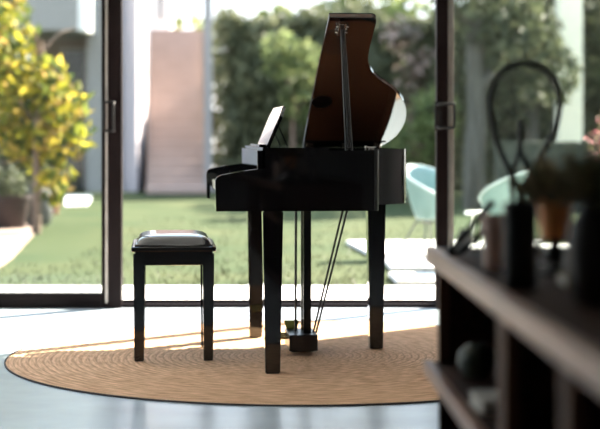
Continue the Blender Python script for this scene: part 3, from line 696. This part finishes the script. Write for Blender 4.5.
for sx in (-1, 1):
    for y in (-0.125, 0.325):
        b = BM(); taper(b, sx * 0.153, y, 0.0, ZS - 0.03, 0.042, 0.042, 0.052, 0.052, 0.003); obj('leg', b, 'black', S)

# ------------------------------------------------------------------ cabinet at the right foreground
CT = 0.7225
K = thing('open_cabinet', 'long dark walnut open shelf cabinet at the right foreground', 'cabinet', (0.338, 4.1, 0), R(1.52))
LEN, DEP, SH = 2.8, 0.48, 0.427
b = BM(); box(b, 0.004, DEP, -LEN, -0.002, CT - 0.034, CT - 0.0005, 0.003); obj('top', b, 'walnut', K)
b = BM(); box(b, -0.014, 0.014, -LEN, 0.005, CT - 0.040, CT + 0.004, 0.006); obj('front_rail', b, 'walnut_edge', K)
b = BM(); box(b, 0.02, DEP, -0.030, 0, 0, CT - 0.034); obj('end_panel', b, 'walnut', K)
b = BM(); box(b, DEP - 0.015, DEP, -LEN, -0.030, 0.0, CT - 0.034); obj('back_panel', b, 'walnut', K)
sh = BM(); box(sh, 0.0, DEP - 0.015, -LEN, 0.0, SH - 0.024, SH, 0.003); sh = obj('shelf', sh, 'walnut', K)
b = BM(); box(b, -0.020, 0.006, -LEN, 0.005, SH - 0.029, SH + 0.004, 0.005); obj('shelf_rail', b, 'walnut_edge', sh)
b = BM(); box(b, 0.01, DEP - 0.015, -LEN, -0.030, 0.06, 0.085); obj('shelf', b, 'walnut', K)
b = BM(); box(b, 0.03, DEP, -LEN, -0.030, 0.0, 0.06); obj('plinth', b, 'walnut', K)
for y, w in ((-0.030, 0.035), (-1.08, 0.11), (-1.70, 0.08)):
    b = BM(); box(b, 0.016, 0.044, y - w / 2, y + w / 2, SH + 0.004, CT - 0.036, 0.003); obj('post', b, 'walnut_post', K)
    if w > 0.05:
        b = BM(); box(b, 0.044, DEP - 0.016, y - 0.01, y + 0.01, SH + 0.002, CT - 0.036); obj('divider', b, 'walnut', K)
        b = BM(); box(b, 0.016, DEP - 0.016, y - 0.01, y + 0.01, 0.087, SH - 0.025); obj('divider', b, 'walnut', K)
def on_top(px, d, z=CT): return (X(px, d), d, z)
def scaled(pr, k): return [(r * k, h * k) for r, h in pr]
v = tag(obj('vase', lathe(BM(), scaled([(0.016, 0), (0.03, 0.008), (0.041, 0.035), (0.038, 0.06), (0.022, 0.075), (0.016, 0.079), (0.012, 0.07)], 1.1)), 'greenvase', None, 50), 'round dark green vase on the shelf inside the cabinet', 'vase'); v.location = (X(476, 3.8), 3.8, SH + 0.0005)
t = thing('book', 'pale book lying on the cabinet shelf below the dark vase', 'book', (X(497, 3.4), 3.4, SH + 0.0005), R(4))
b = BM(); box(b, -0.045, 0.045, -0.07, 0.07, 0.003, 0.024); obj('pages', b, 'pages', t)
b = BM(); box(b, -0.048, 0.048, -0.073, 0.073, 0.024, 0.028, 0.001); box(b, -0.048, 0.048, -0.073, 0.073, 0.0, 0.003, 0.001); box(b, 0.045, 0.048, -0.073, 0.073, 0.0, 0.028); obj('cover', b, 'pages', t)
# card easel
dE = 3.78
t = thing('card_easel', 'slanted black easel holding a white card on the cabinet corner', 'easel', on_top(458, dE))
s_ = dE / F
def e_(px, py, dy=0.0): return ((px - 458) * s_, dy, Z(py, dE) - CT)
b = BM(); tube(b, [e_(448, 252.0), e_(493, 200)], 0.0085, 8); obj('rail', b, 'iron', t, 60)
b = BM(); tube(b, [e_(459, 252.5), e_(486, 226)], 0.0085, 8); obj('rail', b, 'iron', t, 60)
b = BM(); tube(b, [e_(459, 252.5), e_(448, 252.0)], 0.0055, 8); tube(b, [e_(484, 212, 0.0), e_(478, 254, 0.06)], 0.004, 8); obj('strut', b, 'iron', t, 60)
b = BM(); q = [e_(449, 250), e_(461, 251), e_(477, 234, 0.07), e_(465, 229, 0.07)]
prism(b, q, lambda p, t_: (p[0], p[1] + 0.012 - 0.003 * t_, p[2] + 0.003 * t_), 0.0005); obj('card', b, 'white', t)
# pinkish tumbler
t = tag(obj('tumbler', lathe(BM(), scaled([(0.019, 0), (0.022, 0.002), (0.025, 0.10), (0.0255, 0.104), (0.024, 0.105), (0.021, 0.02)], 1.12)), 'pinkclay', None, 40), 'pinkish brown clay tumbler left of the black jar', 'cup'); t.location = on_top(495, 3.45)
# black jar
t = tag(obj('jar', lathe(BM(), scaled([(0.026, 0), (0.029, 0.004), (0.030, 0.13), (0.029, 0.142), (0.024, 0.147), (0.021, 0.144), (0.021, 0.02)], 1.12)), 'blackpot', None, 40), 'black cylindrical jar in front of the wire loop', 'jar'); t.location = on_top(520, 3.0)
# teardrop wire loop on a foot, near the far end of the cabinet
dL = 3.95
t = thing('wire_loop', 'black teardrop wire loop ornament behind the black jar', 'ornament', on_top(523, dL))
k_ = dL / F
def l_(px, py): return ((px - 523) * k_, 0, Z(py, dL) - CT)
zf = 0.012
b = BM(); tube(b, catmull([(0.02, 0, zf), l_(526, 215), l_(517, 185), l_(509, 168), l_(498, 143), l_(491.5, 117), l_(490.5, 95), l_(498, 76), l_(510, 65.5), l_(526, 62), l_(542, 66.5), l_(554, 79), l_(559.5, 98), l_(556, 122), l_(546, 146), l_(532, 170), l_(522, 190), l_(517, 215), (-0.02, 0, zf)], 6), 0.0076, 10); obj('loop', b, 'iron', t, 60)
b = BM(); tube(b, catmull([l_(521, 118), l_(520.5, 135), l_(520, 150)], 4), 0.0072, 10)
tube(b, catmull([l_(520, 148), l_(515, 163), l_(511, 180), l_(514, 205), (0.0, 0, zf)], 5), 0.006, 10); tube(b, catmull([l_(520, 148), l_(526, 163), l_(532, 180), l_(530, 205), (0.008, 0, zf)], 5), 0.006, 10)
obj('fork', b, 'iron', t, 60)
b = BM(); lathe(b, [(0.045, 0), (0.047, 0.004), (0.045, 0.012), (0.02, 0.018)]); obj('foot', b, 'iron', t, 40)
# plant stand with orange pot
dP = 3.3; zs = Z(237, dP) - CT
t = thing('plant_stand', 'small black stand with painted pale highlights under the orange pot', 'stand', on_top(555, dP))
b = BM(); lathe(b, [(0.034, 0), (0.036, 0.006), (0.016, 0.014), (0.012, 0.03), (0.022, 0.045), (0.012, 0.055), (0.013, zs - 0.008), (0.038, zs - 0.005), (0.038, zs)]); obj('column', b, 'blackpot', t, 40)
for ax, az in ((-0.034, zs - 0.006), (0.024, zs - 0.006), (-0.032, 0.03)):
    b = BM(); tube(b, catmull([(0, 0, az), (ax * 0.6, -0.016, az), (ax, -0.028, az)], 3), [0.003, 0.003, 0.003, 0.004, 0.006, 0.008, 0.0085], 10); obj('highlight_bead', b, 'highlight', t, 60)  # pale beads painted in place of round highlights
t = thing('potted_plant', 'orange glazed pot of dark leaves raised on the black stand', 'plant', on_top(555, dP, CT + zs))
hp = Z(197, dP) - Z(237, dP)
b = BM(); lathe(b, [(0.027, 0), (0.030, 0.002), (0.037, hp - 0.012), (0.039, hp - 0.012), (0.039, hp), (0.035, hp), (0.033, hp - 0.012)]); obj('pot', b, 'terracotta', t, 40)
b = BM(); lathe(b, [(0.0335, hp - 0.02), (0.0335, hp - 0.012), (0.01, hp - 0.008)]); obj('soil', b, 'soil', t)
def rosette(n, seed, L0, L1, zb, r0, wd):
    b = BM(); rnd = random.Random(seed)
    for _ in range(n):
        a = rnd.random() * 6.28; L = rnd.uniform(L0, L1); el = rnd.uniform(0.05, 1.3)
        d = Vector((math.cos(a) * math.cos(el), math.sin(a) * math.cos(el) * 0.8, math.sin(el) * 1.25)); s = d.cross(Vector((0, 0, 1))).normalized() * wd
        o_ = Vector((math.cos(a) * r0, math.sin(a) * r0, zb)); m_ = o_ + d * L * 0.55; e_2 = o_ + d * L - Vector((0, 0, 0.02 * rnd.random()))
        v_ = [b.verts.new(p) for p in (o_, m_ + s, e_2, m_ - s, m_ + Vector((0, 0, -0.004)))]
        b.faces.new((v_[0], v_[1], v_[4])); b.faces.new((v_[1], v_[2], v_[4])); b.faces.new((v_[2], v_[3], v_[4])); b.faces.new((v_[3], v_[0], v_[4]))
    return b
obj('leaves', rosette(120, 14, 0.05, 0.12, hp - 0.012, 0.016, 0.017), 'L_pot', t)
# dark vase with plant at the right edge
t = thing('potted_plant', 'dark brown round vase of brownish leaves at the right edge', 'plant', on_top(597, 2.72))
b = BM(); lathe(b, scaled([(0.030, 0), (0.036, 0.004), (0.046, 0.05), (0.047, 0.09), (0.042, 0.125), (0.028, 0.15), (0.026, 0.165), (0.030, 0.17), (0.024, 0.168), (0.022, 0.14)], 1.11)); obj('vase', b, 'darkpot', t, 50)
obj('leaves', rosette(110, 15, 0.06, 0.12, 0.172, 0.012, 0.016), 'L_pot', t)
t = thing('book', 'dull yellow book lying flat behind the dark round vase', 'book', on_top(588, 3.06))
b = BM(); box(b, -0.05, 0.055, -0.055, 0.055, 0.002, 0.018); obj('pages', b, 'pages', t)
b = BM(); box(b, -0.052, 0.057, -0.057, 0.057, 0.018, 0.021, 0.001); box(b, -0.052, 0.057, -0.057, 0.057, 0.0, 0.002, 0.0005); box(b, -0.052, 0.057, -0.057, -0.055, 0.0, 0.021); obj('cover', b, 'bookcover', t)

# ------------------------------------------------------------------ light
sun = bpy.data.lights.new('sun', 'SUN'); so = bpy.data.objects.new('sun', sun); C.objects.link(so)
el = R(37.5); az = Vector((0.737, 0.676, 0)).normalized()
dirv = Vector((az.x * math.cos(el), az.y * math.cos(el), math.sin(el)))
so.rotation_euler = dirv.to_track_quat('Z', 'Y').to_euler(); so.location = (8, 18, 12)
sun.energy = 23; sun.angle = R(0.6); sun.color = (1.0, 0.90, 0.76)
wd = bpy.data.worlds.new('sky'); SC.world = wd; wd.use_nodes = True
nt = wd.node_tree; bg = nt.nodes['Background']
tc = nt.nodes.new('ShaderNodeTexCoord'); sp = nt.nodes.new('ShaderNodeSeparateXYZ'); rp = nt.nodes.new('ShaderNodeValToRGB')
nt.links.new(tc.outputs['Generated'], sp.inputs[0]); nt.links.new(sp.outputs['Z'], rp.inputs['Fac'])
rp.color_ramp.elements[0].position = 0.0; rp.color_ramp.elements[0].color = (1.0, 0.96, 0.92, 1)
rp.color_ramp.elements[1].position = 0.6; rp.color_ramp.elements[1].color = (0.56, 0.75, 1.0, 1)
e = rp.color_ramp.elements.new(0.10); e.color = (0.80, 0.90, 1.0, 1)
nt.links.new(rp.outputs['Color'], bg.inputs['Color']); bg.inputs['Strength'].default_value = 1.5

SC.view_settings.view_transform = 'Standard'; SC.view_settings.look = 'None'; SC.view_settings.exposure = 0.9; SC.view_settings.gamma = 1
SC.view_settings.use_curve_mapping = False
try:
    SC.cycles.use_denoising = True; SC.cycles.denoiser = 'OPENIMAGEDENOISE'
    SC.cycles.max_bounces = 10; SC.cycles.diffuse_bounces = 5; SC.cycles.transparent_max_bounces = 16
    SC.cycles.sample_clamp_indirect = 6
except Exception: pass
